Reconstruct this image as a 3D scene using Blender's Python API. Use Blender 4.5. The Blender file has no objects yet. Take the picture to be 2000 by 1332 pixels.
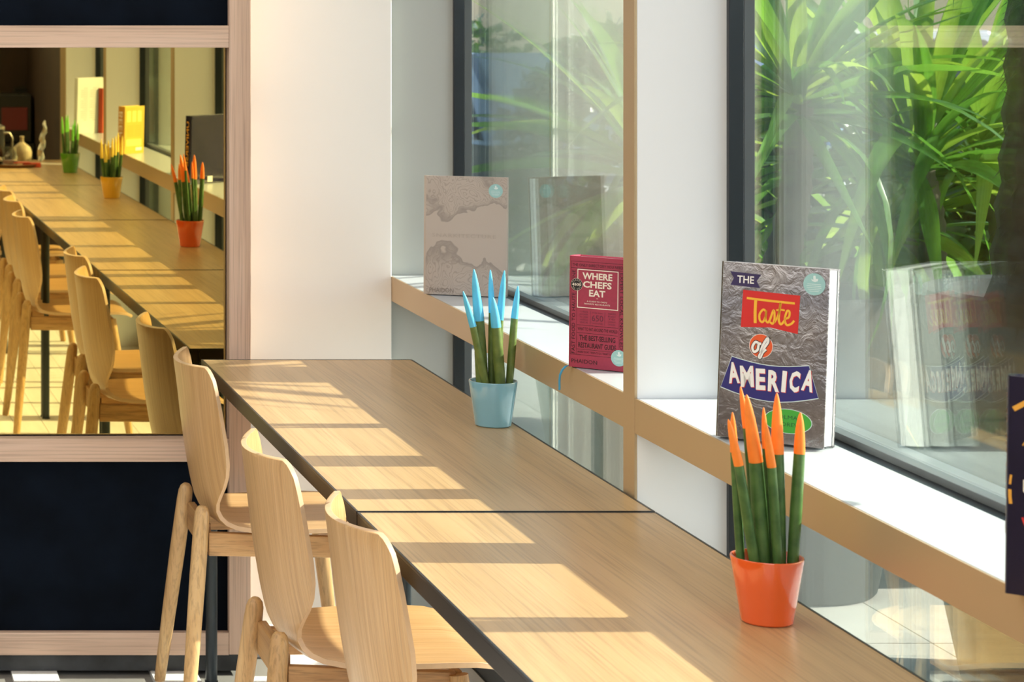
import bpy, bmesh, math, random
from mathutils import Vector, Matrix, Euler
from math import sin, cos, pi, radians, sqrt, atan2

random.seed(7)
SC = bpy.context.scene
C = bpy.context.scene.collection

# ------------------------------------------------------------------ camera
EYE = 1.69
FPX = 4800.0                      # focal length in pixels of the 2000 px wide frame
cam_d = bpy.data.cameras.new('camera')
cam = bpy.data.objects.new('camera', cam_d); C.objects.link(cam)
cam.location = (0, 0, EYE); cam.rotation_euler = (pi/2, 0, 0)
cam_d.sensor_width = 36.0; cam_d.sensor_fit = 'HORIZONTAL'
cam_d.lens = FPX/2000*36
cam_d.shift_x = (1000+335)/2000
cam_d.shift_y = -(666+10)/2000
cam_d.clip_start = 0.05; cam_d.clip_end = 300
cam_d.dof.use_dof = True
cam_d.dof.focus_distance = 4.7
cam_d.dof.aperture_fstop = 13
SC.camera = cam

# ------------------------------------------------------------------ world, sun, fill light, exposure
SUN_EL = radians(31.8)
w = bpy.data.worlds.new('sky'); SC.world = w; w.use_nodes = True
nt = w.node_tree
for n in list(nt.nodes): nt.nodes.remove(n)
sky = nt.nodes.new('ShaderNodeTexSky'); sky.sky_type = 'NISHITA'; sky.sun_disc = False
sky.sun_elevation = SUN_EL; sky.sun_rotation = radians(90)
sky.air_density = 1.0; sky.dust_density = 1.5
bg = nt.nodes.new('ShaderNodeBackground'); bg.inputs['Strength'].default_value = 0.40
wo = nt.nodes.new('ShaderNodeOutputWorld')
nt.links.new(sky.outputs[0], bg.inputs[0]); nt.links.new(bg.outputs[0], wo.inputs[0])

def light(name, typ, loc, rot, energy, color=(1, 1, 1), **kw):
    d = bpy.data.lights.new(name, typ); d.energy = energy; d.color = color
    for k, v in kw.items(): setattr(d, k, v)
    o = bpy.data.objects.new(name, d); C.objects.link(o)
    o.location = loc; o.rotation_euler = rot
    return o
# sun travels towards -X and down: light local -Z -> (-cos, 0, -sin)
light('sun', 'SUN', (6, 4, 6), (0, pi/2-SUN_EL, radians(0.4)), 13.8, (1.0, 0.92, 0.78), angle=radians(0.6))
# added soft fill lights, no fixtures modelled: overhead, from the left, from behind
light('ceiling_fill', 'AREA', (-0.9, 2.2, 2.72), (0, 0, 0), 118, (1.0, 0.95, 0.88), shape='RECTANGLE', size=4.0, size_y=7.6)  # unseen overhead fill, added to lift the ambient level
light('left_fill', 'AREA', (-3.3, 3.0, 2.15), (0, -pi/2+.25, 0), 28, (1.0, 0.96, 0.92), shape='RECTANGLE', size=1.0, size_y=6.0)  # unseen fill added from the left, for the chair backs

light('rear_fill', 'AREA', (0.0, -2.9, 2.3), (pi/2-.12, 0, 0), 76, (0.97, 0.97, 1.0), shape='RECTANGLE', size=5.0, size_y=0.7)  # unseen fill added behind the camera to brighten pilaster and piers

vs = SC.view_settings
SC.display_settings.display_device = 'sRGB'
vs.view_transform = 'Standard'; vs.look = 'None'; vs.gamma = 1.0; vs.exposure = 0.0
vs.use_curve_mapping = False
cy = SC.cycles
cy.max_bounces = 10; cy.transparent_max_bounces = 32; cy.glossy_bounces = 6
cy.diffuse_bounces = 4; cy.sample_clamp_indirect = 6.0
cy.caustics_reflective = False; cy.caustics_refractive = False
try:
    cy.use_denoising = True
except Exception: pass

# ------------------------------------------------------------------ material helpers
def srgb(r, g, b):
    f = lambda c: (c/255/12.92) if c/255 <= 0.04045 else ((c/255+0.055)/1.055)**2.4
    return (f(r), f(g), f(b), 1)
class NT:
    def __init__(s, name):
        s.m = bpy.data.materials.new(name); s.m.use_nodes = True
        s.t = s.m.node_tree; s.n = s.t.nodes; s.l = s.t.links
        s.b = s.n['Principled BSDF']; s.out = s.n['Material Output']
    def new(s, typ, **kw):
        n = s.n.new(typ)
        for k, v in kw.items(): setattr(n, k, v)
        return n
    def link(s, a, b): s.l.new(a, b)
    def val(s, node, **kw):
        for k, v in kw.items(): node.inputs[k].default_value = v
    def coords(s, kind='Object', scale=(1, 1, 1), rnd=True):
        tc = s.new('ShaderNodeTexCoord'); mp = s.new('ShaderNodeMapping')
        mp.inputs['Scale'].default_value = scale
        s.link(tc.outputs[kind], mp.inputs['Vector'])
        if rnd:
            oi = s.new('ShaderNodeObjectInfo'); mu = s.new('ShaderNodeMath', operation='MULTIPLY')
            mu.inputs[1].default_value = 37.0
            s.link(oi.outputs['Random'], mu.inputs[0])
            cb = s.new('ShaderNodeCombineXYZ')
            for i in range(3): s.link(mu.outputs[0], cb.inputs[i])
            s.link(cb.outputs[0], mp.inputs['Location'])
        return mp.outputs[0]
    def noise(s, vec, scale=5, detail=3, rough=.5, dist=0):
        n = s.new('ShaderNodeTexNoise'); n.inputs['Scale'].default_value = scale
        n.inputs['Detail'].default_value = detail; n.inputs['Roughness'].default_value = rough
        n.inputs['Distortion'].default_value = dist
        s.link(vec, n.inputs['Vector']); return n.outputs[0]
    def ramp(s, fac, stops):
        r = s.new('ShaderNodeValToRGB'); e = r.color_ramp.elements
        while len(e) < len(stops): e.new(0.5)
        for i, (p, c) in enumerate(stops):
            e[i].position = p; e[i].color = c if len(c) == 4 else (*c, 1)
        s.link(fac, r.inputs[0]); return r.outputs[0]
    def mix(s, fac, a, b, mode='MIX'):
        m = s.new('ShaderNodeMix', data_type='RGBA', blend_type=mode)
        if isinstance(fac, (int, float)): m.inputs[0].default_value = fac
        else: s.link(fac, m.inputs[0])
        for i, v in ((6, a), (7, b)):
            if isinstance(v, tuple): m.inputs[i].default_value = v if len(v) == 4 else (*v, 1)
            else: s.link(v, m.inputs[i])
        return m.outputs[2]
    def math(s, op, a, b=None):
        m = s.new('ShaderNodeMath', operation=op)
        for i, v in ((0, a), (1, b)):
            if v is None: continue
            if isinstance(v, (int, float)): m.inputs[i].default_value = v
            else: s.link(v, m.inputs[i])
        return m.outputs[0]
    def bump(s, h, strength=.2, dist=.002):
        b = s.new('ShaderNodeBump'); b.inputs['Strength'].default_value = strength
        b.inputs['Distance'].default_value = dist
        s.link(h, b.inputs['Height']); s.link(b.outputs[0], s.b.inputs['Normal'])

def flat(name, col, rough=.5, metal=0, coat=0, spec=.5, var=0.06, nscale=6, bump=0):
    """procedural: slight noise variation of colour + roughness"""
    m = NT(name)
    v = m.coords()
    f = m.noise(v, nscale, 4)
    lo = tuple(c*(1-var) for c in col[:3]); hi = tuple(min(1, c*(1+var)) for c in col[:3])
    m.link(m.ramp(f, [(.3, lo), (.7, hi)]), m.b.inputs['Base Color'])
    m.val(m.b, Roughness=rough, Metallic=metal)
    m.b.inputs['Coat Weight'].default_value = coat
    m.b.inputs['Coat Roughness'].default_value = 0.06
    m.b.inputs['Specular IOR Level'].default_value = spec
    if bump: m.bump(m.noise(v, nscale*25, 3), bump, .001)
    return m.m

def wood(name, dark, mid, light, kind='Object', along='Y', sc=1.0, rough=.42, coat=0.0, contrast=1.0):
    m = NT(name)
    a, b = 1.3*sc, 26*sc
    s = {'X': (a, b, b), 'Y': (b, a, b), 'Z': (b, b, a), 'UV': (b*.75, a*.55, 1)}[along]
    v = m.coords(kind, s)
    n1 = m.noise(v, 1.0, 5, .55, .6)
    s2 = tuple(q*5 if q > 2 else q*1.5 for q in s)
    v2 = m.coords(kind, s2)
    n2 = m.noise(v2, 1.6, 3, .6, .1)
    c = m.ramp(n1, [(.28, dark), (.5, mid), (.74, light)])
    pores = m.ramp(n2, [(.36, (1-.30*contrast,)*3), (.52, (1, 1, 1))])
    c2 = m.mix(.75, c, pores, 'MULTIPLY')
    m.link(c2, m.b.inputs['Base Color'])
    m.val(m.b, Roughness=rough)
    m.b.inputs['Coat Weight'].default_value = coat
    m.b.inputs['Coat Roughness'].default_value = .25
    m.bump(n2, .12, .0008)
    return m.m

T1 = ((.43, .27, .12), (.50, .32, .148), (.56, .37, .182))
M_table = wood('table_oak', *T1, along='Y', rough=.36, coat=.25, sc=.9)
CH = ((.50, .285, .115), (.585, .35, .155), (.65, .41, .20))
M_shell = wood('chair_ply', *CH, kind='UV', along='UV', sc=1.0, rough=.38, coat=.15)
M_leg = wood('chair_oak', (.44, .25, .10), (.54, .33, .145), (.62, .41, .2), along='Z', rough=.42, contrast=1.2)
M_railx = wood('chair_rail_oak', (.36, .18, .07), (.46, .25, .10), (.55, .33, .15), along='X', rough=.42, contrast=1.4)
M_raily = wood('chair_rail_oak_cross', (.34, .17, .065), (.42, .23, .09), (.5, .3, .13), along='Y', rough=.42)
M_plyedge = flat('ply_edge', (.60, .40, .24), .45, var=.05, nscale=60)
FR = ((.53, .355, .255), (.62, .43, .32), (.68, .49, .38))
M_stilez = wood('frame_oak_upright', *FR, along='Z', rough=.5)
M_stilex = wood('frame_oak_rail', *FR, along='X', rough=.5)
M_steel = flat('black_steel', (.035, .030, .026), .38, .6, var=.15, nscale=3)
M_edge = flat('black_edge', (.012, .013, .014), .35, 0)
M_leg_steel = flat('leg_steel', (.020, .028, .034), .35, .2, var=.1)
M_white = flat('white_paint', (.89, .905, .91), .55, var=.015, nscale=1.5, bump=.03)
M_white_shaded = flat('white_paint_shaded', (.47, .49, .46), .55, var=.02, nscale=1.5)  # farthest pier: shade put into the colour as a greyed white
M_cream = flat('cream_wall', (.91, .885, .84), .6, var=.012, nscale=1.2, bump=.05)
M_sill = flat('sill_white', (.50, .53, .555), .3, var=.01, coat=.2)
M_champ = flat('champagne_metal', (.50, .37, .22), .38, .35, var=.03, nscale=2)
M_frame = flat('window_frame_dark', (.010, .015, .021), .35, .2)
M_gasket = flat('window_gasket', (.10, .115, .12), .45)
M_navy = flat('navy_felt', (.0022, .0045, .0095), .95, spec=.12, var=.35, nscale=9, bump=.2)
M_brown = flat('dark_brown_wall', (.028, .012, .007), .7, var=.3, nscale=4)
M_brown2 = flat('umber_wall', (.11, .07, .045), .7, var=.2, nscale=3)
M_black = flat('black_plastic', (.006, .006, .007), .4)
M_ceil = flat('ceiling_white', (.8, .79, .76), .7)
M_soil = flat('soil', (.03, .022, .015), .95, var=.4, nscale=60, bump=.6)
M_paper = flat('page_paper', (.86, .86, .84), .8, var=.04, nscale=120)
M_conc = flat('planter_concrete', (.030, .034, .037), .72, var=.22, nscale=7, bump=.25)
M_slate = flat('plinth_slate', (.035, .038, .042), .5, var=.5, nscale=14)

def m_floor():
    m = NT('floor_plank')
    v = m.coords('Object', (14, 1.2, 1))
    n = m.noise(v, 1.5, 5, .6, .3)
    m.link(m.ramp(n, [(.3, (.70, .70, .68)), (.7, (.84, .84, .83))]), m.b.inputs['Base Color'])
    m.val(m.b, Roughness=.42)
    return m.m
M_floor = m_floor()
M_umber = flat('darkened_far_floor', (.085, .06, .042), .5, var=.2)
M_grout = flat('floor_joint', (.20, .19, .17), .9)
M_paving = flat('paving', (.50, .48, .45), .85, var=.12, nscale=5, bump=.2)
M_pavejoint = flat('paving_joint', (.16, .15, .14), .95)
M_asphalt = flat('asphalt', (.055, .06, .065), .9, var=.2, nscale=30, bump=.3)

def m_glass():
    m = NT('window_glass')
    m.n.remove(m.b)
    lw = m.new('ShaderNodeLayerWeight'); lw.inputs['Blend'].default_value = .5
    p = m.math('POWER', lw.outputs['Facing'], 4.3)
    f = m.math('ADD', m.math('MULTIPLY', p, .95), .042)
    tr = m.new('ShaderNodeBsdfTransparent'); tr.inputs[0].default_value = (.976, .990, .986, 1)
    gl = m.new('ShaderNodeBsdfGlossy'); gl.inputs['Roughness'].default_value = 0.0
    gl.inputs[0].default_value = (.94, 1, .97, 1)
    mx = m.new('ShaderNodeMixShader')
    m.link(f, mx.inputs[0]); m.link(tr.outputs[0], mx.inputs[1]); m.link(gl.outputs[0], mx.inputs[2])
    m.link(mx.outputs[0], m.out.inputs[0])
    return m.m
M_glass = m_glass()
def m_mirror():
    m = NT('bronze_mirror')
    m.b.inputs['Base Color'].default_value = (.80, .655, .27, 1)
    m.val(m.b, Metallic=1.0, Roughness=0.0)
    v = m.coords(); n = m.noise(v, 2, 2)
    m.link(m.ramp(n, [(.3, (.70, .56, .22)), (.7, (.715, .57, .225))]), m.b.inputs['Base Color'])
    return m.m
M_mirror = m_mirror()
def m_clear():
    m = NT('clear_glass_ware')
    m.n.remove(m.b)
    lw = m.new('ShaderNodeLayerWeight'); lw.inputs['Blend'].default_value = .5
    p = m.math('POWER', lw.outputs['Facing'], 3.0)
    f = m.math('ADD', m.math('MULTIPLY', p, .8), .06)
    tr = m.new('ShaderNodeBsdfTransparent'); tr.inputs[0].default_value = (.85, .87, .87, 1)
    gl = m.new('ShaderNodeBsdfGlossy'); gl.inputs['Roughness'].default_value = 0.05
    mx = m.new('ShaderNodeMixShader')
    m.link(f, mx.inputs[0]); m.link(tr.outputs[0], mx.inputs[1]); m.link(gl.outputs[0], mx.inputs[2])
    m.link(mx.outputs[0], m.out.inputs[0])
    return m.m
M_clear = m_clear()

def m_leaf(name, a, b, trans=.5, stripe=True):
    m = NT(name)
    m.n.remove(m.b)
    v = m.coords('UV', (14, 1, 1))
    n = m.noise(v, 1.2, 2)
    col = m.ramp(n, [(.35, a), (.65, b)])
    d = m.new('ShaderNodeBsdfPrincipled'); d.inputs['Roughness'].default_value = .26
    d.inputs['Specular IOR Level'].default_value = .5
    m.link(col, d.inputs['Base Color'])
    t = m.new('ShaderNodeBsdfTranslucent')
    oi = m.new('ShaderNodeObjectInfo')
    tcr = m.ramp(oi.outputs['Random'], [(.25, (.16, .42, .04)), (.55, (.34, .64, .06)), (.8, (.66, .90, .10))])
    tc = m.mix(.78, col, tcr, 'MIX')
    m.link(tc, t.inputs[0])
    mx = m.new('ShaderNodeMixShader'); mx.inputs[0].default_value = trans
    m.link(d.outputs[0], mx.inputs[1]); m.link(t.outputs[0], mx.inputs[2])
    m.link(mx.outputs[0], m.out.inputs[0])
    return m.m
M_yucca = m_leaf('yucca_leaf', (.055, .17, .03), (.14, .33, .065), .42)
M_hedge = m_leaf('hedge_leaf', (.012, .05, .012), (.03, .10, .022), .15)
M_trunk = flat('palm_bark', (.16, .13, .09), .9, var=.4, nscale=14, bump=.8)
M_shag = flat('shaggy_bark', (.035, .032, .026), .95, var=.5, nscale=30, bump=.8)

# ------------------------------------------------------------------ object helpers
def link(o, parent=None, loc=None, rot=None):
    C.objects.link(o)
    if parent is not None: o.parent = parent
    if loc is not None: o.location = loc
    if rot is not None: o.rotation_euler = rot
    return o
def empty(name, loc=(0, 0, 0), rotz=0, label=None, cat=None, group=None, kind=None):
    o = bpy.data.objects.new(name, None); o.empty_display_size = .1
    link(o, None, loc, (0, 0, rotz)); tag(o, label, cat, group, kind); return o
def tag(o, label=None, cat=None, group=None, kind=None):
    if label: o['label'] = label
    if cat: o['category'] = cat
    if group: o['group'] = group
    if kind: o['kind'] = kind
    return o
def mk(name, bm, mat, parent=None, smooth=False, bevel=0, seg=2, loc=None, rot=None, angle=35):
    me = bpy.data.meshes.new(name); bm.to_mesh(me); bm.free()
    mats = mat if isinstance(mat, (list, tuple)) else [mat]
    for x in mats: me.materials.append(x)
    if smooth:
        for p in me.polygons: p.use_smooth = True
        try: me.set_sharp_from_angle(angle=radians(angle))
        except Exception: pass
    o = bpy.data.objects.new(name, me); link(o, parent, loc, rot)
    if bevel:
        b = o.modifiers.new('bevel', 'BEVEL'); b.width = bevel; b.segments = seg; b.limit_method = 'ANGLE'; b.angle_limit = radians(40)
        b.harden_normals = False
    return o
def abox(bm, x0, x1, y0, y1, z0, z1, mat=0, M=None):
    vs_ = [Vector((x, y, z)) for z in (z0, z1) for y in (y0, y1) for x in (x0, x1)]
    if M: vs_ = [M @ v for v in vs_]
    v = [bm.verts.new(p) for p in vs_]
    for f in ((0, 2, 3, 1), (4, 5, 7, 6), (0, 1, 5, 4), (2, 6, 7, 3), (0, 4, 6, 2), (1, 3, 7, 5)):
        fc = bm.faces.new([v[i] for i in f]); fc.material_index = mat
    return bm
def box(name, x0, x1, y0, y1, z0, z1, mat, parent=None, bevel=0, **k):
    """box with its object origin at its own base centre"""
    cx, cy_, cz = (x0+x1)/2, (y0+y1)/2, z0
    bm = bmesh.new(); abox(bm, x0-cx, x1-cx, y0-cy_, y1-cy_, 0, z1-z0)
    return mk(name, bm, mat, parent, bevel=bevel, loc=(cx, cy_, cz), **k)
def atube(bm, pts, radii, n=12, cap=True, mat=0):
    rings = []
    for i, p in enumerate(pts):
        p = Vector(p)
        d = (Vector(pts[min(i+1, len(pts)-1)])-Vector(pts[max(i-1, 0)])).normalized()
        up = Vector((0, 1, 0)) if abs(d.y) < .9 else Vector((1, 0, 0))
        a = d.cross(up).normalized(); b = d.cross(a).normalized()
        r = radii[i] if isinstance(radii, (list, tuple)) else radii
        rx, ry = (r if isinstance(r, (list, tuple)) else (r, r))
        rings.append([bm.verts.new(p+a*rx*cos(2*pi*k/n)+b*ry*sin(2*pi*k/n)) for k in range(n)])
    for i in range(len(rings)-1):
        for k in range(n):
            f = bm.faces.new((rings[i][k], rings[i][(k+1) % n], rings[i+1][(k+1) % n], rings[i+1][k])); f.material_index = mat
    if cap:
        bm.faces.new(rings[0][::-1]).material_index = mat; bm.faces.new(rings[-1]).material_index = mat
    return bm
def alathe(bm, prof, n=40, c=(0, 0, 0), mat=0):
    rings = []
    for r, z in prof:
        if r < 1e-5: rings.append([bm.verts.new((c[0], c[1], c[2]+z))])
        else: rings.append([bm.verts.new((c[0]+r*cos(2*pi*k/n), c[1]+r*sin(2*pi*k/n), c[2]+z)) for k in range(n)])
    for i in range(len(rings)-1):
        A, B = rings[i], rings[i+1]
        for k in range(n):
            k2 = (k+1) % n
            if len(A) == 1 and len(B) == 1: continue
            if len(A) == 1: f = bm.faces.new((A[0], B[k2], B[k]))
            elif len(B) == 1: f = bm.faces.new((A[k], A[k2], B[0]))
            else: f = bm.faces.new((A[k], A[k2], B[k2], B[k]))
            f.material_index = mat
    return bm
def copy_thing(root, loc, rotz, label=None):
    r = root.copy(); C.objects.link(r); r.location = loc; r.rotation_euler = (0, 0, rotz)
    if label: r['label'] = label
    for ch in list(root.children):
        c = ch.copy(); C.objects.link(c); c.parent = r
        for g in list(ch.children):
            d = g.copy(); C.objects.link(d); d.parent = c
    return r

# ================================================================== THE SETTING
XF = 1.446          # room face of the window wall
XG = 1.655          # inner glass
ZS, ZB = .967, .904 # shelf top and underside
ZTOP = 2.45
YP = 6.31           # white pilaster

# floor: slab + planks
fl = box('floor', -3.4, 1.72, -3.25, 6.5, -.06, -.012, M_grout); tag(fl, kind='structure')
plank_mesh = None
PWD, PL = .116, 1.16
i = 0
x = -1.10
plank_w = [PWD-.0022, PL-.0022]
bm = bmesh.new(); abox(bm, -plank_w[0]/2, plank_w[0]/2, -plank_w[1]/2, plank_w[1]/2, 0, .0115)
pm = bpy.data.meshes.new('plank'); bm.to_mesh(pm); bm.free(); pm.materials.append(M_floor)
nplank = 0
xs = []
x = 1.558
while x > -.9: xs.append(x); x -= PWD
for ci, x in enumerate(xs):
    y = 6.02-((ci*0.37) % 1)*PL*0.9
    first = True
    while y > -2.7:
        o = bpy.data.objects.new('plank', pm); link(o, fl)
        o.location = (x-fl.location.x, y-fl.location.y, .048)
        y -= PL; nplank += 1
# coarser planks fill the rest of the floor (out of sight), darkened against reflected sun
bm = bmesh.new()
for k in range(21):
    x = -1.01-k*PWD
    for j in range(8):
        abox(bm, x-plank_w[0]/2-fl.location.x, x+plank_w[0]/2-fl.location.x, -3.2+j*1.2-fl.location.y, -2.003+j*1.2-fl.location.y, .048, .0595)
o = mk('far_planks', bm, M_umber, fl); tag(o, kind='stuff')

tag(box('ceiling', -3.4, 1.72, -3.25, 6.7, 2.80, 2.88, M_ceil), kind='structure')
tag(box('wall_left', -3.5, -3.4, -3.25, 6.7, -.06, 2.88, M_brown2), kind='structure')
tag(box('wall_back', -3.4, 1.72, -3.35, -3.25, -.06, 2.88, M_brown), kind='structure')
tag(box('wall_end', -3.4, XF, 6.36, 6.7, -.06, 2.88, M_cream), kind='structure')
tag(box('wall_pilaster', .93, XF, YP, 6.36, -.012, 2.80, M_cream, bevel=.002), kind='structure')
tag(box('baseboard_end', .93, XF-.002, YP-.012, YP, 0, .075, M_white, bevel=.002), kind='structure')
tag(box('wall_header', XF, 1.72, -3.25, 6.7, ZTOP, 2.88, M_white), kind='structure')
tag(box('wall_right', XF, 1.72, -3.25, -1.362, -.06, ZTOP, M_brown), kind='structure')

# fins (piers) between the bays
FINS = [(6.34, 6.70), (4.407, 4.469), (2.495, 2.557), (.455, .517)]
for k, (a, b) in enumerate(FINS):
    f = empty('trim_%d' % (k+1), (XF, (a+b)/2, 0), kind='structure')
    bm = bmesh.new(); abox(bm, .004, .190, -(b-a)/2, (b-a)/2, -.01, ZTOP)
    mk('pier_body', bm, M_white_shaded if k == 0 else M_white, f, bevel=.0015)
    bm = bmesh.new(); abox(bm, .191, .206, -(b-a)/2, (b-a)/2, -.01, ZTOP)
    mk('outer_cap', bm, M_frame, f)
    bm = bmesh.new(); abox(bm, -.001, .004, -(b-a)/2, (b-a)/2, -.01, ZTOP)
    mk('pier_edge', bm, M_champ, f, bevel=.001)
f = empty('trim_5', (XF, -1.245, 0), kind='structure')
bm = bmesh.new(); abox(bm, .004, .214, -.116, .116, -.01, ZTOP); mk('pier_body', bm, M_white, f, bevel=.0015)
bm = bmesh.new(); abox(bm, -.001, .004, -.116, .116, -.01, ZTOP); mk('pier_edge', bm, M_champ, f, bevel=.001)

BAYS = [(4.469, 6.34), (2.557, 4.407), (.517, 2.495), (-1.13, .455)]
SHELF_LABEL = ['white window shelf carrying the grey marbled book and the crimson book, farthest bay',
               'white sunlit window shelf carrying the silver foil book, beige front edge',
               'white window shelf with the yellow books, seen in the bronze mirror',
               'white window shelf with the pale tall book, farthest back in the mirror']
for k, (a, b) in enumerate(BAYS):
    wd = empty('window_%d' % (k+1), (XG, (a+b)/2, 0), kind='structure')
    h = (b-a)/2
    # frame bars
    bm = bmesh.new()
    for s in (-1, 1):
        y0, y1 = (s*h-.014, s*h) if s > 0 else (-h, -h+.014)
        abox(bm, -.045, -.018, y0, y1, 0, ZTOP)
    abox(bm, -.035, .045, -h+.014, h-.014, .925, .965)
    abox(bm, -.035, .045, -h+.014, h-.014, .0, .07)
    abox(bm, -.035, .045, -h+.014, h-.014, ZTOP-.06, ZTOP)
    mk('window_frame', bm, M_frame, wd, bevel=.0015)
    bm = bmesh.new()
    for s in (-1, 1):
        y0, y1 = (s*h-.012, s*h-.001) if s > 0 else (-h+.001, -h+.012)
        abox(bm, -.0175, .002, y0, y1, 0, ZTOP)
    for zz in (.965, .913, .07):
        abox(bm, -.012, .046, -h+.014, h-.014, zz, zz+.012)
    mk('gasket', bm, M_gasket, wd, bevel=.001)
    for (z0, z1) in ((.08, .916), (.975, ZTOP-.055)):
        for g in range(3):
            bm = bmesh.new(); abox(bm, g*.020, g*.020+.004, -h+.0065, h-.0065, z0, z1)
            mk('pane', bm, M_glass, wd)
    sh = empty('window_shelf', (XF, (a+b)/2, ZB), label=SHELF_LABEL[k], cat='shelf')
    bm = bmesh.new(); abox(bm, .0035, .172, -h+.0005, h-.0005, .003, ZS-ZB); mk('shelf_board', bm, M_sill, sh, bevel=.001)
    bm = bmesh.new(); abox(bm, 0, .0033, -h+.0005, h-.0005, .0, ZS-ZB-.0006); mk('front_edge', bm, M_champ, sh)

# outdoors: paving, road
gd = box('ground', 1.72, 60, -6, 60, -.30, -.075, M_pavejoint); tag(gd, kind='structure')
bm = bmesh.new(); abox(bm, -.2975, .2975, -.2975, .2975, 0, .05)
sm = bpy.data.meshes.new('paving_slab'); bm.to_mesh(sm); bm.free(); sm.materials.append(M_paving)
for ix in range(8):
    for iy in range(15):
        o = bpy.data.objects.new('paving_slab', sm); link(o, gd)
        o.location = (2.02+ix*.6-gd.location.x, 3.2+iy*.6-gd.location.y, .225)
rd = box('road', 6.7, 60, -6, 60, -.074, -.045, M_asphalt); tag(rd, kind='structure')

# ================================================================== WALL UNIT WITH MIRROR
wu = empty('mirror_panel_unit', (0, 6.12, 0), label='pinkish oak wall unit with bronze mirror between two navy felt panels', cat='wall unit')
def wbox(name, x0, x1, y0, y1, z0, z1, mat, bevel=.001):
    bm = bmesh.new(); cx, cz = (x0+x1)/2, (z0+z1)/2
    abox(bm, x0-cx, x1-cx, y0, y1, z0-cz, z1-cz)
    return mk(name, bm, mat, wu, bevel=bevel, loc=(cx, 0, cz))
wbox('stile', .998, 1.052, 0, .19, .047, 2.79, M_stilez)
wbox('stile', -1.25, -1.196, 0, .19, .047, 2.79, M_stilez)
wbox('rail', -1.196, .9975, .001, .185, 1.5587, 1.6135, M_stilex)
wbox('rail', -1.196, .9975, .001, .185, .527, .5846, M_stilex)
wbox('rail', -1.196, .9975, .001, .185, .0452, .1013, M_stilex)
wbox('rail', -1.196, .9975, .001, .185, 2.735, 2.79, M_stilex)
tag(wbox('felt_panel', -1.196, .9975, .022, .05, .1013, .527, M_navy), 'navy blue felt panel')
tag(wbox('felt_panel', -1.196, .9975, .022, .05, 1.6135, 2.735, M_navy), 'navy blue felt panel')
wbox('plinth', -1.2, 1.033, .025, .18, 0, .0452, M_slate)
ang = radians(.585)
bm = bmesh.new(); abox(bm, -1.85, .295, 0, .005, -.48, .492)
mo = mk('mirror', bm, M_mirror, wu, loc=(.7, .038, 1.069), rot=(0, 0, ang)); tag(mo, 'bronze tinted mirror glass')

# ================================================================== TABLES
TW, TZ = .521, .79
def make_table():
    r = empty('counter_table', (0, 0, 0))
    hx, hy = TW/2, .892
    bm = bmesh.new(); abox(bm, -hx+.004, hx-.004, -hy+.004, hy-.004, TZ-.020, TZ-.0006)
    mk('tabletop', bm, M_table, r)
    bm = bmesh.new()   # thin black rim round the top
    for (a, b, c, d) in ((-hx, -hx+.004, -hy, hy), (hx-.004, hx, -hy, hy), (-hx+.004, hx-.004, -hy, -hy+.004), (-hx+.004, hx-.004, hy-.004, hy)):
        abox(bm, a, b, c, d, TZ-.0045, TZ)
    mk('rim', bm, M_edge, r)
    bm = bmesh.new()   # steel apron, folded profile just under the rim
    for (a, b, c, d) in ((-hx, -hx+.025, -hy, hy), (hx-.025, hx, -hy, hy), (-hx+.025, hx-.025, -hy, -hy+.025), (-hx+.025, hx-.025, hy-.025, hy)):
        abox(bm, a+.0005, b-.0005, c+.0005, d-.0005, TZ-.034, TZ-.020 if False else TZ-.0046)
    mk('steel_frame', bm, M_steel, r, bevel=.001)
    for sx in (-1, 1):
        for sy in (-1, 1):
            bm = bmesh.new(); x, y = sx*(hx-.022), sy*(hy-.022)
            atube(bm, [(x, y, .0), (x, y, .004), (x, y, .0045), (x, y, TZ-.0345)], [.0165, .0165, .0145, .0145], 20)
            mk('leg', bm, M_leg_steel, r, smooth=True)
    return r
TX = .92+TW/2
tabY = [(4.284+6.07)/2]
tb = make_table(); tb.location = (TX, 5.176, 0)
TLAB = ['narrow oak counter table with black steel edge, against the wall unit, holding the blue pot',
        'narrow oak counter table with black steel edge, nearest one, holding the orange pot',
        'oak counter table holding the yellow pot, third along in the mirror',
        'oak counter table with tray and green pot, deepest in the mirror']
tag(tb, TLAB[0], 'table', 'oak counter tables in a row along the windows')
for k in range(1, 4):
    copy_thing(tb, (TX, 5.176-k*1.791, 0), 0, TLAB[k])

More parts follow.
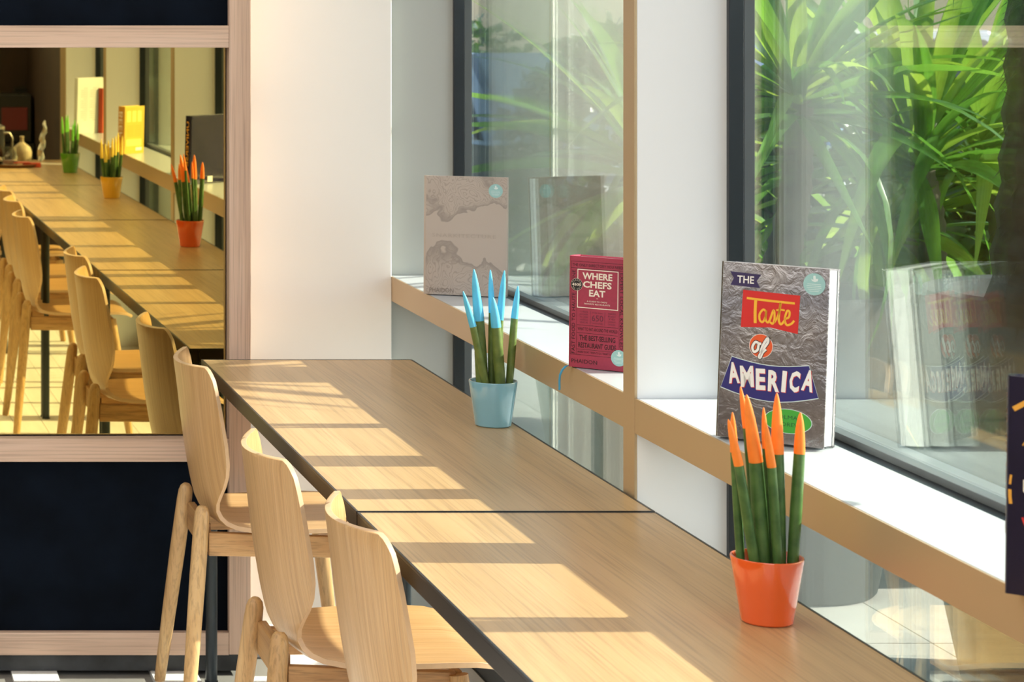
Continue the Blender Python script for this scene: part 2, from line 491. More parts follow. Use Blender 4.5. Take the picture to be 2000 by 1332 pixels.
# ================================================================== CHAIRS
def shell_mesh():
    prof = [  # x, z, half width, wing
        (-.002, .826, .150, .040), (-.0018, .8245, .168, .044), (-.001, .820, .180, .048), (0, .811, .191, .051), (.002, .798, .199, .054), (.005, .775, .205, .056),
        (.010, .735, .211, .058), (.015, .69, .216, .060), (.021, .645, .219, .061), (.027, .605, .216, .059),
        (.032, .575, .205, .054), (.037, .548, .186, .046), (.042, .525, .164, .036), (.048, .503, .146, .027), (.057, .484, .140, .020),
        (.070, .468, .148, .016), (.087, .457, .164, .014), (.110, .4515, .182, .013), (.145, .450, .200, .012), (.20, .451, .211, .012),
        (.27, .4535, .215, .011), (.34, .456, .214, .010), (.385, .456, .208, .009), (.415, .452, .198, .008), (.432, .446, .182, .007), (.438, .442, .168, .006)]
    bm = bmesh.new(); uvl = bm.loops.layers.uv.new('UVMap')
    NU = 16; th = .0105
    P = [Vector((p[0], 0, p[1])) for p in prof]
    s = [0]
    for i in range(1, len(P)): s.append(s[-1]+(P[i]-P[i-1]).length)
    front, back, uvs = [], [], {}
    for i, p in enumerate(prof):
        t = (P[min(i+1, len(P)-1)]-P[max(i-1, 0)]).normalized()
        nrm = Vector((-t.z, 0, t.x))            # towards sitter
        if nrm.x < 0 and nrm.z < 0: nrm = -nrm
        if i < 8 and nrm.x < 0: nrm = -nrm
        ra, rb = [], []
        for j in range(NU+1):
            u = -1+2*j/NU
            c = P[i]+Vector((0, p[2]*u, 0))+nrm*(p[3]*u*u)
            # wing normals lean inwards
            sl = 2*p[3]*u/max(p[2], .05)
            nn = (nrm-Vector((0, sl, 0))).normalized()
            a = bm.verts.new(c+nn*th/2); b = bm.verts.new(c-nn*th/2)
            uvs[a] = uvs[b] = (p[2]*u*6, s[i]*4)
            ra.append(a); rb.append(b)
        front.append(ra); back.append(rb)
    def face(vv, m):
        f = bm.faces.new(vv); f.material_index = m
        for l in f.loops: l[uvl].uv = uvs[l.vert]
    n = len(prof)
    for i in range(n-1):
        for j in range(NU):
            face((front[i][j], front[i][j+1], front[i+1][j+1], front[i+1][j]), 0)
            face((back[i][j], back[i+1][j], back[i+1][j+1], back[i][j+1]), 0)
        face((front[i][0], front[i+1][0], back[i+1][0], back[i][0]), 1)
        face((front[i][NU], back[i][NU], back[i+1][NU], front[i+1][NU]), 1)
    for j in range(NU):
        face((front[0][j], back[0][j], back[0][j+1], front[0][j+1]), 1)
        face((front[n-1][j], front[n-1][j+1], back[n-1][j+1], back[n-1][j]), 1)
    bmesh.ops.recalc_face_normals(bm, faces=bm.faces)
    return bm
def make_chair():
    r = empty('dining_chair', (0, 0, 0))
    o = mk('plywood_shell', shell_mesh(), [M_shell, M_plyedge], r, smooth=True, bevel=.0026, angle=50)
    for s in (-1, 1):
        bm = bmesh.new()
        top, bot = Vector((.040, s*.128, .505)), Vector((-.012, s*.228, 0))
        pts, rad = [], []
        for t, k in ((0, .45), (.012, .75), (.035, .93), (.08, 1), (.3, 1.02), (.6, .93), (.85, .82), (.985, .74), (1, .66)):
            pts.append(top.lerp(bot, t)); rad.append(.0185*k)
        atube(bm, pts, rad, 18); mk('leg', bm, M_leg, r, smooth=True, angle=60)
        bm = bmesh.new()
        top, bot = Vector((.362, s*.168, .437)), Vector((.425, s*.215, 0))
        pts, rad = [], []
        for t, k in ((0, .95), (.3, 1.0), (.6, .92), (.85, .82), (.985, .74), (1, .66)):
            pts.append(top.lerp(bot, t)); rad.append(.0185*k)
        atube(bm, pts, rad, 18); mk('leg', bm, M_leg, r, smooth=True, angle=60)
        # side rail
        bm = bmesh.new()
        a, b = Vector((.052, s*.137, 0)), Vector((.358, s*.158, 0))
        vv = []
        for p in (a, b):
            for dy in (-.009, .009):
                for z in ((.392, .4405) if p is b else (.392, .446)): vv.append(bm.verts.new((p.x, p.y+dy, z)))
        for f in ((0, 1, 3, 2), (4, 6, 7, 5), (0, 4, 5, 1), (2, 3, 7, 6), (1, 5, 7, 3), (0, 2, 6, 4)): bm.faces.new([vv[i] for i in f])
        bmesh.ops.recalc_face_normals(bm, faces=bm.faces)
        mk('side_rail', bm, M_railx, r, bevel=.002)
    bm = bmesh.new(); abox(bm, .042, .060, -.125, .125, .397, .462)
    mk('back_rail', bm, M_raily, r, bevel=.002)
    bm = bmesh.new(); abox(bm, .352, .372, -.155, .155, .392, .44)
    mk('front_rail', bm, M_raily, r, bevel=.002)
    return r
ch = make_chair()
GRP = 'plywood chairs drawn up to the counter tables'
tag(ch, 'bent plywood chair on round oak legs, closest to the mirror and reflected in it', 'chair', GRP)
ch.location = (.828, 5.83, 0)
for (x, y, lab) in [(.800, 4.70, 'bent plywood chair at the middle of the three, its seat half in sunlight'),
                    (.838, 4.085, 'bent plywood chair nearest the camera, cut by the lower edge, beside the table joint'),
                    (.800, 2.66, 'plywood chair seen only in the mirror, left of the round black table legs'),
                    (.832, 1.94, 'plywood chair seen only in the mirror, just behind the one left of the legs'),
                    (.850, 1.39, 'plywood chair seen only in the mirror, cut by the left edge of the picture'),
                    (.84, .55, 'plywood chair deepest in the mirror, its top just showing at the left edge')]:
    copy_thing(ch, (x, y, 0), 0, lab)

# ================================================================== POTTED SPIKY PLANTS
def glaze(name, col): return flat(name, col, .16, coat=.8, var=.02)
def spike_mat(name, a, b):
    m = NT(name)
    v = m.coords('Object', (1, 1, 1)); 
    n = m.noise(m.coords('Object', (30, 30, 30)), 1.5, 3)
    m.link(m.ramp(n, [(.3, a), (.7, b)]), m.b.inputs['Base Color'])
    m.val(m.b, Roughness=.45); return m.m
M_spike = spike_mat('snake_plant_green', (.035, .10, .022), (.09, .19, .045))
M_spike2 = spike_mat('snake_plant_olive', (.085, .14, .028), (.16, .22, .05))
def snake_plant(x, y, label, pcol, tcol, spikes, rim=.0505, base=.036, hh=.092, smat=None):
    r = empty('potted_snake_plant', (x, y, TZ), label=label, cat='potted plant')
    pot = mk('pot', alathe(bmesh.new(), [(0, .0), (base-.002, 0), (base, .002), (base+(rim-base)*.55, hh*.55), (rim, hh-.002), (rim-.0006, hh), (rim-.003, hh), (rim-.0038, hh-.003), (rim-.0075, hh-.016), (0, hh-.016)], 48), pcol, r, smooth=True)
    mk('soil', alathe(bmesh.new(), [(0, hh-.0145), (rim-.009, hh-.015)], 24), M_soil, pot)
    for k, (tx, tz, jx, jz, bx, d, wd) in enumerate(spikes):
        # tip, joint and base in pot coordinates; d = depth offset
        base_p = Vector((bx, d*.9, hh-.017)); tip = Vector((tx, d*1.25, tz)); jp = Vector((jx, d*1.15, jz))
        bm = bmesh.new()
        mid = base_p.lerp(jp, .5)
        atube(bm, [base_p, base_p.lerp(jp, .25), mid, base_p.lerp(jp, .8), jp], [wd*.52, wd*.55, wd*.56, wd*.53, wd*.50], 14)
        lf = mk('spike', bm, smat or M_spike, r, smooth=True)
        bm = bmesh.new()
        ps = [jp-(tip-jp)*.004]+[jp.lerp(tip, t) for t in (.2, .45, .65, .8, .92, .98, 1)]
        atube(bm, ps, [wd*.515, wd*.50, wd*.44, wd*.37, wd*.28, wd*.17, wd*.09, wd*.02], 14)
        mk('painted_tip', bm, tcol, lf, smooth=True)
    return r
def tipm(name, col): return flat(name, col, .55, var=.08, nscale=40, bump=.25)
# helper: pixel pairs -> spike coordinates
def spk(lst, sc, ox, oy, pcx, Y):
    out = []
    for (tx, ty, jx, jy, bx, wpx, d) in lst:
        cv = lambda qx, qy: ((ox+qx/sc-pcx)*Y/FPX, EYE-(oy+qy/sc+10)*Y/FPX-TZ)
        a = cv(tx, ty); b = cv(jx, jy); c = cv(bx, 900)
        out.append((a[0], a[1], b[0], b[1], max(-.036, min(.036, c[0])), d, wpx/sc*Y/FPX*1.15))
    return out
O = spk([(80, 188, 135, 418, 225, 40, -.018), (155, 178, 162, 378, 190, 34, .016), (187, 72, 235, 408, 275, 58, -.008), (205, 52, 232, 260, 285, 30, .022),
         (258, 190, 295, 425, 335, 38, -.020), (315, 155, 322, 360, 350, 28, .018), (355, 72, 358, 375, 368, 52, .002), (463, 165, 458, 370, 425, 46, -.004)], 2.5615, 1380, 740, 1498, 3.53)
B = spk([(407, 682, 458, 858, 530, 30, -.018), (475, 578, 500, 835, 512, 42, .0), (507, 655, 525, 820, 545, 24, .018), (570, 585, 577, 800, 572, 28, .016),
         (557, 712, 575, 862, 600, 42, -.016), (638, 588, 613, 835, 600, 33, .012), (693, 660, 675, 822, 648, 30, -.004)], 2.5615, 740, 300, 963, 5.14)
snake_plant(1.390, 5.14, 'light blue pot of snake plant spikes with blue tips on the farther table', glaze('glaze_blue', (.20, .44, .56)), tipm('tip_blue', (.10, .50, .74)), B, rim=.0495, base=.037, hh=.094, smat=M_spike2)
snake_plant(1.348, 3.53, 'orange pot of snake plant spikes with orange tips on the nearest table', glaze('glaze_orange', (.80, .115, .018)), tipm('tip_orange', (.92, .24, .022)), O, hh=.094)
def rnd_spikes(n, seed):
    rr = random.Random(seed); out = []
    for k in range(n):
        bx = -.03+.06*k/(n-1); d = rr.uniform(-.02, .02)
        tx = bx*1.5+rr.uniform(-.006, .006); tz = .265+rr.uniform(-.025, .03)
        jz = tz-.085; jx = bx+(tx-bx)*.75
        out.append((tx, tz, jx, jz, bx, d, .0135))
    return out
snake_plant(1.352, 1.43, 'yellow pot of snake plant spikes with yellow tips, seen in the mirror', glaze('glaze_yellow', (.80, .45, .03)), tipm('tip_yellow', (.90, .68, .10)), rnd_spikes(7, 3), hh=.094)
snake_plant(1.352, -.12, 'green pot of snake plant spikes with green tips, far back in the mirror', glaze('glaze_green', (.10, .30, .02)), tipm('tip_green', (.17, .55, .05)), rnd_spikes(6, 5), hh=.098)

# ================================================================== BOOKS
def ink(name, col, rough=.5, metal=0): return flat(name, col, rough, metal, var=.03)
I_cream = ink('ink_cream', (.84, .76, .66)); I_dark = ink('ink_dark', (.035, .010, .016)); I_black = ink('ink_black', (.012, .01, .012))
I_white = ink('ink_white', (.85, .84, .80)); I_teal = ink('ink_teal', (.33, .58, .57)); I_yel = ink('ink_amber', (.85, .46, .03))
I_purple = ink('ink_purple', (.030, .018, .085)); I_red = ink('ink_red', (.62, .018, .014)); I_blue = ink('ink_navy', (.022, .018, .16))
I_orange = ink('ink_orange', (.75, .10, .02)); I_green = ink('ink_green', (.05, .36, .035)); I_maroonpale = ink('ink_wine', (.16, .028, .06))
I_gold = ink('ink_gold', (.75, .36, .04)); I_cyan = ink('ink_cyan', (.03, .42, .50)); I_grey = ink('ink_grey', (.16, .135, .115))
I_gdark = ink('ink_dark_green', (.012, .09, .02)); I_tealpale = ink('ink_pale', (.70, .82, .80))

def text_bm(s, width=None, height=None, offset=0.0, shear=0.0, center=True, space=1.0):
    cu = bpy.data.curves.new('t', 'FONT'); cu.body = s; cu.size = 1; cu.resolution_u = 2; cu.offset = offset; cu.shear = shear
    cu.space_character = space
    ob = bpy.data.objects.new('t', cu); C.objects.link(ob)
    dg = bpy.context.evaluated_depsgraph_get()
    me = bpy.data.meshes.new_from_object(ob.evaluated_get(dg))
    bpy.data.objects.remove(ob); bpy.data.curves.remove(cu)
    bm = bmesh.new(); bm.from_mesh(me); bpy.data.meshes.remove(me)
    xs_ = [v.co.x for v in bm.verts]; ys_ = [v.co.y for v in bm.verts]
    x0, x1, y0, y1 = min(xs_), max(xs_), min(ys_), max(ys_)
    kx = (width/(x1-x0)) if width else None; ky = (height/(y1-y0)) if height else None
    kx = kx or ky or 1.0; ky = ky or kx
    for v in bm.verts:
        v.co = Vector(((v.co.x-(x0+x1)/2)*kx, (v.co.y-(y0+y1)/2)*ky, 0))
    return bm
# cover plane: local (x, z) with y = -offset, facing -y
PR = Matrix.Rotation(pi/2, 4, 'X')
class Cover:
    """collects print per ink, on a flat plane given by matrix M (x right, y up -> world of the book)"""
    def __init__(s, book, w_, h, M=PR): s.b = book; s.w = w_; s.h = h; s.M = M; s.L = 0; s.col = {}
    def put(s, bm, x, z, mat, rot=0, lift=.0004, name='print'):
        T = Matrix.Translation((x, z, lift)) @ Matrix.Rotation(rot, 4, 'Z')
        bm.transform(s.M @ T)
        me = bpy.data.meshes.new('p'); bm.to_mesh(me); bm.free()
        s.col.setdefault((mat.name, name), [mat, []])[1].append(me)
    def text(s, t, u, v, wu_, mat, hv=None, rot=0, lift=.0006, **k):
        s.put(text_bm(t, wu_, hv, **k), u, v, mat, rot, lift, 'lettering')
    def poly(s, pts, mat, lift=.0003, name='label'):
        bm = bmesh.new(); f = bm.faces.new([bm.verts.new((p[0], p[1], 0)) for p in pts])
        bm.normal_update()
        if f.normal.z < 0: bmesh.ops.reverse_faces(bm, faces=[f])
        s.put(bm, 0, 0, mat, 0, lift, name)
    def rect(s, x0, x1, z0, z1, mat, lift=.0003, name='line'): s.poly([(x0, z0), (x1, z0), (x1, z1), (x0, z1)], mat, lift, name)
    def frame(s, x0, x1, z0, z1, t, mat, lift=.0004):
        s.rect(x0, x1, z0, z0+t, mat, lift); s.rect(x0, x1, z1-t, z1, mat, lift)
        s.rect(x0, x0+t, z0+t, z1-t, mat, lift); s.rect(x1-t, x1, z0+t, z1-t, mat, lift)
    def disc(s, x, z, r, mat, lift=.0004, ry=None, name='sticker'):
        ry = ry or r
        s.poly([(x+r*cos(a*pi/20), z+ry*sin(a*pi/20)) for a in range(40)], mat, lift, name)
    def stroke(s, pts, wd, mat, lift=.0006, n=5, name='lettering'):
        # smooth ribbon through points
        P = [Vector((p[0], p[1])) for p in pts]; Q = []
        for i in range(len(P)-1):
            p0, p1, p2, p3 = P[max(i-1, 0)], P[i], P[i+1], P[min(i+2, len(P)-1)]
            for k in range(n):
                t = k/n
                Q.append(.5*((2*p1)+(p2-p0)*t+(2*p0-5*p1+4*p2-p3)*t*t+(3*p1-p0-3*p2+p3)*t**3))
        Q.append(P[-1])
        bm = bmesh.new(); pr = None
        for i, q in enumerate(Q):
            d = (Q[min(i+1, len(Q)-1)]-Q[max(i-1, 0)])
            d = d.normalized() if d.length > 1e-9 else Vector((1, 0))
            nn = Vector((-d.y, d.x))*wd/2
            a = bm.verts.new((q.x+nn.x, q.y+nn.y, 0)); b = bm.verts.new((q.x-nn.x, q.y-nn.y, 0))
            if pr: bm.faces.new((pr[1], b, a, pr[0]))
            pr = (a, b)
        s.put(bm, 0, 0, mat, 0, lift, name)
    def sticker(s, x, z, r):
        s.disc(x, z, r, I_teal, .0007)
        k = r
        s.poly([(x-.22*k, z+.30*k), (x-.30*k, z+.5*k), (x-.1*k, z+.38*k), (x-.12*k, z+.75*k), (x+.08*k, z+.8*k), (x+.14*k, z+.5*k), (x+.34*k, z+.52*k), (x+.30*k, z+.3*k), (x+.05*k, z+.2*k)], I_tealpale, .0009, 'sticker_print')
        for j, ww in enumerate((.62, .70, .66, .58, .44)):
            s.rect(x-ww*k, x+ww*k*(.9 if j % 2 else 1), z-.02*k-j*.16*k, z+.02*k-j*.16*k, I_tealpale, .0009, 'sticker_print')
    def flush(s, parent=None):
        for (mn, nm), (mat, mes) in s.col.items():
            bm = bmesh.new()
            for me in mes: bm.from_mesh(me); bpy.data.meshes.remove(me)
            mk(nm, bm, mat, parent or s.b)

def book(x, y, yaw, lean, wd, h, t, cmat, label, spine_mat=None, pages=M_paper, board=.0028, group=None, back_mat=None):
    r = empty('book', (x, y, ZS+t*sin(lean)+.0004), label=label, cat='book', group=group or 'books standing on the window shelves')
    r.rotation_euler = Euler((-lean, 0, 0)).to_matrix().to_4x4().to_euler()
    r.rotation_euler = (Matrix.Rotation(yaw, 3, 'Z') @ Matrix.Rotation(-lean, 3, 'X')).to_euler()
    bm = bmesh.new(); abox(bm, .006, wd, 0, board, 0, h); 
    fc = mk('front_cover', bm, cmat, r, bevel=.0006)
    bm = bmesh.new(); abox(bm, .006, wd, t-board, t, 0, h)
    mk('back_cover', bm, back_mat or cmat, r, bevel=.0006)
    bm = bmesh.new(); n = 8   # rounded spine
    ring = []
    for k in range(n+1):
        a = pi*k/n; ring.append((.0062-.0062*sin(a)**.7 if 0 < k < n else .0062, t/2-(t/2)*cos(a)))
    inner = [(.0085, q[1]*(t-2*.0022)/t+.0022) for q in ring[::-1]]
    pts = ring+inner
    lo = [bm.verts.new((p[0], p[1], 0)) for p in pts]; hi = [bm.verts.new((p[0], p[1], h)) for p in pts]
    m = len(pts)
    for k in range(m): bm.faces.new((lo[k], lo[(k+1) % m], hi[(k+1) % m], hi[k]))
    for k in range(n): 
        bm.faces.new((lo[k], lo[m-1-k], lo[m-2-k], lo[k+1])); bm.faces.new((hi[k], hi[k+1], hi[m-2-k], hi[m-1-k]))
    bmesh.ops.recalc_face_normals(bm, faces=bm.faces)
    mk('spine', bm, spine_mat or cmat, r, smooth=True, angle=50)
    bm = bmesh.new(); abox(bm, .0088, wd-.0035, board+.0002, t-board-.0002, .003, h-.003)
    mk('page_block', bm, pages, r)
    return r

# --- silver foil book
def m_foil():
    m = NT('silver_foil')
    v = m.coords('Object', (1, 1, 1), rnd=False)
    n = m.noise(v, 42, 4, .6, 1.2); n2 = m.noise(v, 7, 2)
    m.link(m.ramp(n2, [(.3, (.36, .38, .43)), (.7, (.62, .59, .55))]), m.b.inputs['Base Color'])
    m.val(m.b, Metallic=.95, Roughness=.20)
    m.bump(n, .35, .0022)
    return m.m
M_foil = m_foil()
W, H = .178, .284
b1 = book(1.4435, 4.008, radians(-42.7), radians(5.2), W, H, .045, M_foil, 'silver foil hardback with red, orange and navy stickers, leaning on the window')
cv = Cover(b1, W, H)
def U(u, v): return (u*W, v*H)
cv.poly([U(.10, .945), U(.385, .938), U(.345, .90), U(.38, .862), U(.105, .868), U(.135, .906)], I_purple)
cv.text('THE', .245*W, .904*H, .155*W, I_white, .042*H, offset=.015)
cv.poly([U(.225, .845), U(.745, .838), U(.735, .622), U(.48, .645), U(.215, .632)], I_red)
# script word, strokes
def st(pts, wd=.0042): cv.stroke([U(*p) for p in pts], wd, I_yel)
st([(.262, .800), (.45, .795), (.70, .792)], .0036)
st([(.345, .796), (.343, .73), (.347, .662)], .0048)
st([(.440, .735), (.415, .742), (.385, .715), (.388, .682), (.415, .672), (.438, .700), (.445, .738)], .0034)
st([(.445, .738), (.440, .69), (.462, .672), (.482, .69)], .0034)
st([(.482, .69), (.512, .745), (.522, .70), (.508, .668), (.482, .675)], .0034)
st([(.522, .675), (.555, .72), (.570, .79)], .0030)
st([(.572, .788), (.560, .70), (.580, .668), (.612, .690)], .0036)
st([(.535, .745), (.575, .750), (.612, .748)], .0028)
st([(.612, .700), (.650, .712), (.655, .742), (.632, .745), (.615, .700), (.632, .668), (.672, .675), (.700, .695)], .0034)
cv.disc(.407*W, .536*H, .0193, I_white, .0003, name='label'); cv.disc(.407*W, .536*H, .0186, I_orange, .0004, name='label')
def st2(pts, wd, m, lf): cv.stroke([U(*p) for p in pts], wd, m, lf)
for wd, m_, lf in ((.0062, I_black, .0006), (.0040, I_white, .0008)):
    st2([(.385, .550), (.355, .555), (.330, .525), (.345, .500), (.378, .512), (.388, .545), (.41, .548)], wd, m_, lf)
    st2([(.405, .500), (.425, .54), (.465, .583), (.470, .560), (.43, .520), (.395, .478), (.405, .470), (.425, .500), (.455, .520)], wd, m_, lf)
def banner(s_):
    top = [(.145-s_*.4+(.843+s_*.8-.145)*t/8, .455+s_-(.455-.446)*t/8-.026*sin(pi*t/8)) for t in range(9)]
    bot = [(.932+s_-(.932-.055+2*s_)*t/8, .282-s_+.005*t/8-.050*sin(pi*t/8)) for t in range(9)]
    return [U(*p) for p in top+bot]
cv.poly(banner(.008), I_tealpale, .0002, 'label'); cv.poly(banner(.004), I_blue, .00035, 'label')
for kk, (mat_, dx, lf) in enumerate(((I_red, .0009, .0006), (I_white, 0, .0008))):
    for q, cc in enumerate('AMERICA'):
        uu = (.165, .290, .415, .535, .628, .722, .845)[q]; a = (q-3)*-.05
        dip = -.034*sin(pi*(uu-.08)/.86)
        bmx = text_bm(cc, None, None, offset=.04)
        # normalise: cap height .112*H
        ys = [v.co.y for v in bmx.verts]; xs2 = [v.co.x for v in bmx.verts]
        kx = ((.108, .128, .092, .108, .04, .096, .108)[q] if cc not in 'I' else .042)*W/(max(xs2)-min(xs2)); ky = .120*H/(max(ys)-min(ys))
        for v in bmx.verts: v.co = Vector((v.co.x*kx*.95, v.co.y*ky, 0))
        cv.put(bmx, uu*W+dx, (.380+dip)*H-dx, mat_, -a*-1*.9, lf, 'lettering')
cv.disc(.674*W, .13*H, .0385, I_tealpale, .0003, .0195, 'label'); cv.disc(.674*W, .13*H, .0375, I_green, .0004, .0188, 'label')
cv.text('COLMAN', .674*W, .152*H, .047, I_gdark, .0062); cv.text('ANDREWS', .674*W, .112*H, .051, I_gdark, .0062)
cv.text('PHAIDON', .175*W, .055*H, .047, I_grey, .0095)
cv.sticker(.868*W, .908*H, .0175)
cv.flush()

# --- crimson restaurant guide
M_crim = flat('crimson_cloth', (.36, .035, .075), .62, var=.05, nscale=200, bump=.2)
W2, H2 = .126, .215
b2 = book(1.4345, 4.775, radians(-40.6), radians(1.5), W2, H2, .043, M_crim, 'thick crimson hardback guide with cream framed title, standing by the pier')
cv = Cover(b2, W2, H2); q = .12
def X2(u): return u*q
def Z2(v): return v*H2
cv.frame(X2(.055), X2(.945), Z2(.115), Z2(.955), .0006, I_dark)
cv.rect(X2(.055), X2(.945), Z2(.892), Z2(.895), I_dark)
cv.rect(X2(.155), X2(.158), Z2(.115), Z2(.892), I_dark); cv.rect(X2(.865), X2(.868), Z2(.115), Z2(.892), I_dark)
cv.text('THE ONLY DIRECTORY YOU NEED', X2(.5), Z2(.922), X2(.84), I_dark, Z2(.026))
cv.rect(X2(.165), X2(.85), Z2(.538), Z2(.886), M_crim, .00045, 'label')
cv.frame(X2(.165), X2(.85), Z2(.538), Z2(.886), .0016, I_cream, .0006)
for s_, v_, w_ in (('WHERE', .828, .50), ('CHEFS', .752, .48), ('EAT', .676, .27)):
    cv.text(s_, X2(.50), Z2(v_), X2(w_), I_cream, Z2(.060), offset=.03, lift=.0008)
cv.rect(X2(.485), X2(.515), Z2(.628), Z2(.632), I_cream, .0007)
cv.text("A GUIDE TO CHEFS'", X2(.50), Z2(.602), X2(.34), I_cream, Z2(.013), lift=.0008)
cv.text('FAVORITE RESTAURANTS', X2(.50), Z2(.578), X2(.43), I_cream, Z2(.013), lift=.0008)
cv.disc(X2(.155), Z2(.745), .0118, I_cream, .0008, name='badge'); cv.disc(X2(.155), Z2(.745), .0114, I_black, .0009, name='badge')
cv.text('4500', X2(.155), Z2(.745), .0185, I_cream, .0052, lift=.0011, offset=.02)
for s_, a0, sg in (('PLACES', 150, -1), ('TO EAT', 215, 1)):
    for k_, c_ in enumerate(s_):
        if c_ == ' ': continue
        a = radians(a0+sg*k_*(24 if sg < 0 else 22))
        cv.text(c_, X2(.155)+.0086*cos(a), Z2(.745)+.0086*sin(a), None, I_cream, .0026, lift=.0011, rot=(a-pi/2 if sg < 0 else a+pi/2))
cv.rect(X2(.385), X2(.390), Z2(.395), Z2(.515), I_maroonpale); cv.rect(X2(.625), X2(.630), Z2(.395), Z2(.515), I_maroonpale)
cv.text('650', X2(.508), Z2(.455), X2(.19), I_maroonpale, Z2(.055))
cv.text('MORE THAN', X2(.508), Z2(.502), X2(.17), I_maroonpale, Z2(.012)); cv.text('NEW ENTRIES', X2(.508), Z2(.408), X2(.18), I_maroonpale, Z2(.012))
for k_, (a_, b_) in enumerate((('CHEFS', 'FROM'), ('IN OVER', 'BREAKFAST'), ('70 CITIES', 'TO'), ('WORLD', 'LATE NIGHT'), ('WIDE', 'DINNER'))):
    cv.text(a_, X2(.28), Z2(.505-.024*k_), X2(.135), I_maroonpale, Z2(.013)); cv.text(b_, X2(.745), Z2(.505-.024*k_), X2(.12), I_maroonpale, Z2(.013))
for v_ in (.382, .312, .165): cv.rect(X2(.165), X2(.85), Z2(v_), Z2(v_+.003), I_dark)
cv.text('WHAT TO EAT AROUND THE WORLD', X2(.508), Z2(.350), X2(.66), I_dark, Z2(.028))
cv.text('THE BEST-SELLING', X2(.508), Z2(.272), X2(.60), I_dark, Z2(.046), offset=.012)
cv.text('RESTAURANT GUIDE', X2(.508), Z2(.205), X2(.63), I_dark, Z2(.046), offset=.012)
cv.text('WHERE TO EAT / WHEN TO GO / WHAT TO ORDER', X2(.508), Z2(.143), X2(.66), I_dark, Z2(.018))
cv.text('FAST FOOD TO HAUTE CUISINE', X2(.105), Z2(.50), Z2(.75), I_dark, X2(.055), rot=pi/2)
cv.text('EXPERT LOCAL KNOWLEDGE', X2(.906), Z2(.50), Z2(.75), I_dark, X2(.055), rot=-pi/2)
cv.text('PHAIDON', X2(.295), Z2(.058), X2(.43), I_dark, Z2(.036))
cv.sticker(X2(.87), Z2(.118), .0155)
cv.flush()
bm = bmesh.new()
Q = [(.002, .02, .004), (-.003, .0, -.001), (-.008, -.003, -.008), (-.012, -.004, -.018), (-.013, -.004, -.030), (-.0125, -.004, -.042), (-.013, -.004, -.047)]
atube(bm, Q, [(.0022, .0009)]*len(Q), 8)
o = mk('ribbon', bm, flat('ribbon_blue', (.05, .30, .50), .6), b2, smooth=True); tag(o, 'blue ribbon bookmark')

# --- grey marbled book
def m_marble():
    m = NT('marbled_cover')
    tc = m.new('ShaderNodeTexCoord'); v = tc.outputs['Object']
    sx = m.new('ShaderNodeSeparateXYZ'); m.link(v, sx.inputs[0])
    n = m.noise(v, 11, 3, .5, .4)
    nf = m.noise(v, 38, 4, .6, 1.0)
    lines = m.math('ABSOLUTE', m.math('SINE', m.math('ADD', m.math('MULTIPLY', n, 95.), m.math('MULTIPLY', nf, 6.))))
    top = m.math('ADD', m.math('MULTIPLY', m.math('SUBTRACT', sx.outputs['Z'], .215), 14.), m.math('MULTIPLY', m.math('SUBTRACT', n, .5), 6.5))
    top = m.math('SUBTRACT', top, m.math('MULTIPLY', m.math('SUBTRACT', sx.outputs['X'], .09), 3.))
    xd = m.math('ABSOLUTE', m.math('SUBTRACT', sx.outputs['X'], .065))
    low = m.math('SUBTRACT', m.math('MULTIPLY', m.math('SUBTRACT', .125, sx.outputs['Z']), 14.), m.math('MULTIPLY', xd, 9.))
    low = m.math('ADD', low, m.math('MULTIPLY', m.math('SUBTRACT', n, .5), 4.))
    mask = m.math('MAXIMUM', top, low)
    mk_ = m.ramp(mask, [(.0, (0, 0, 0)), (.25, (1, 1, 1))])
    edge = m.ramp(mask, [(.0, (0, 0, 0)), (.07, (1, 1, 1)), (.45, (.25, .25, .25)), (1, (.12, .12, .12))])
    base = (.50, .425, .365)
    lc = m.ramp(lines, [(.0, (.36, .30, .255)), (.6, base)])
    c = m.mix(mk_, base, lc)
    c = m.mix(m.math('MULTIPLY', edge, .8), c, (.27, .23, .20))
    m.link(c, m.b.inputs['Base Color']); m.val(m.b, Roughness=.5)
    m.bump(mask, .15, .002)
    return m.m
M_marble = m_marble()
M_snspine = flat('pale_stone_cloth', (.50, .43, .37), .6, var=.05)
W3, H3 = .196, .285
b3 = book(1.434, 5.93, radians(-22), radians(3.0), W3, H3, .030, M_marble, 'tall grey-beige hardback with marbled relief cover, farthest book on the shelf', spine_mat=M_snspine, back_mat=M_snspine)
cv = Cover(b3, W3, H3)
I_emb = ink('ink_emboss', (.43, .365, .31)); I_emb2 = ink('ink_emboss_dark', (.22, .18, .15))
cv.text('SNARKITECTURE', .49*W3, .50*H3, .76*W3, I_emb, .0088, space=1.15)
cv.text('PHAIDON', .225*W3, .038*H3, .29*W3, I_emb2, .0105)
cv.sticker(.865*W3, .885*H3, .0165)
cv.flush()

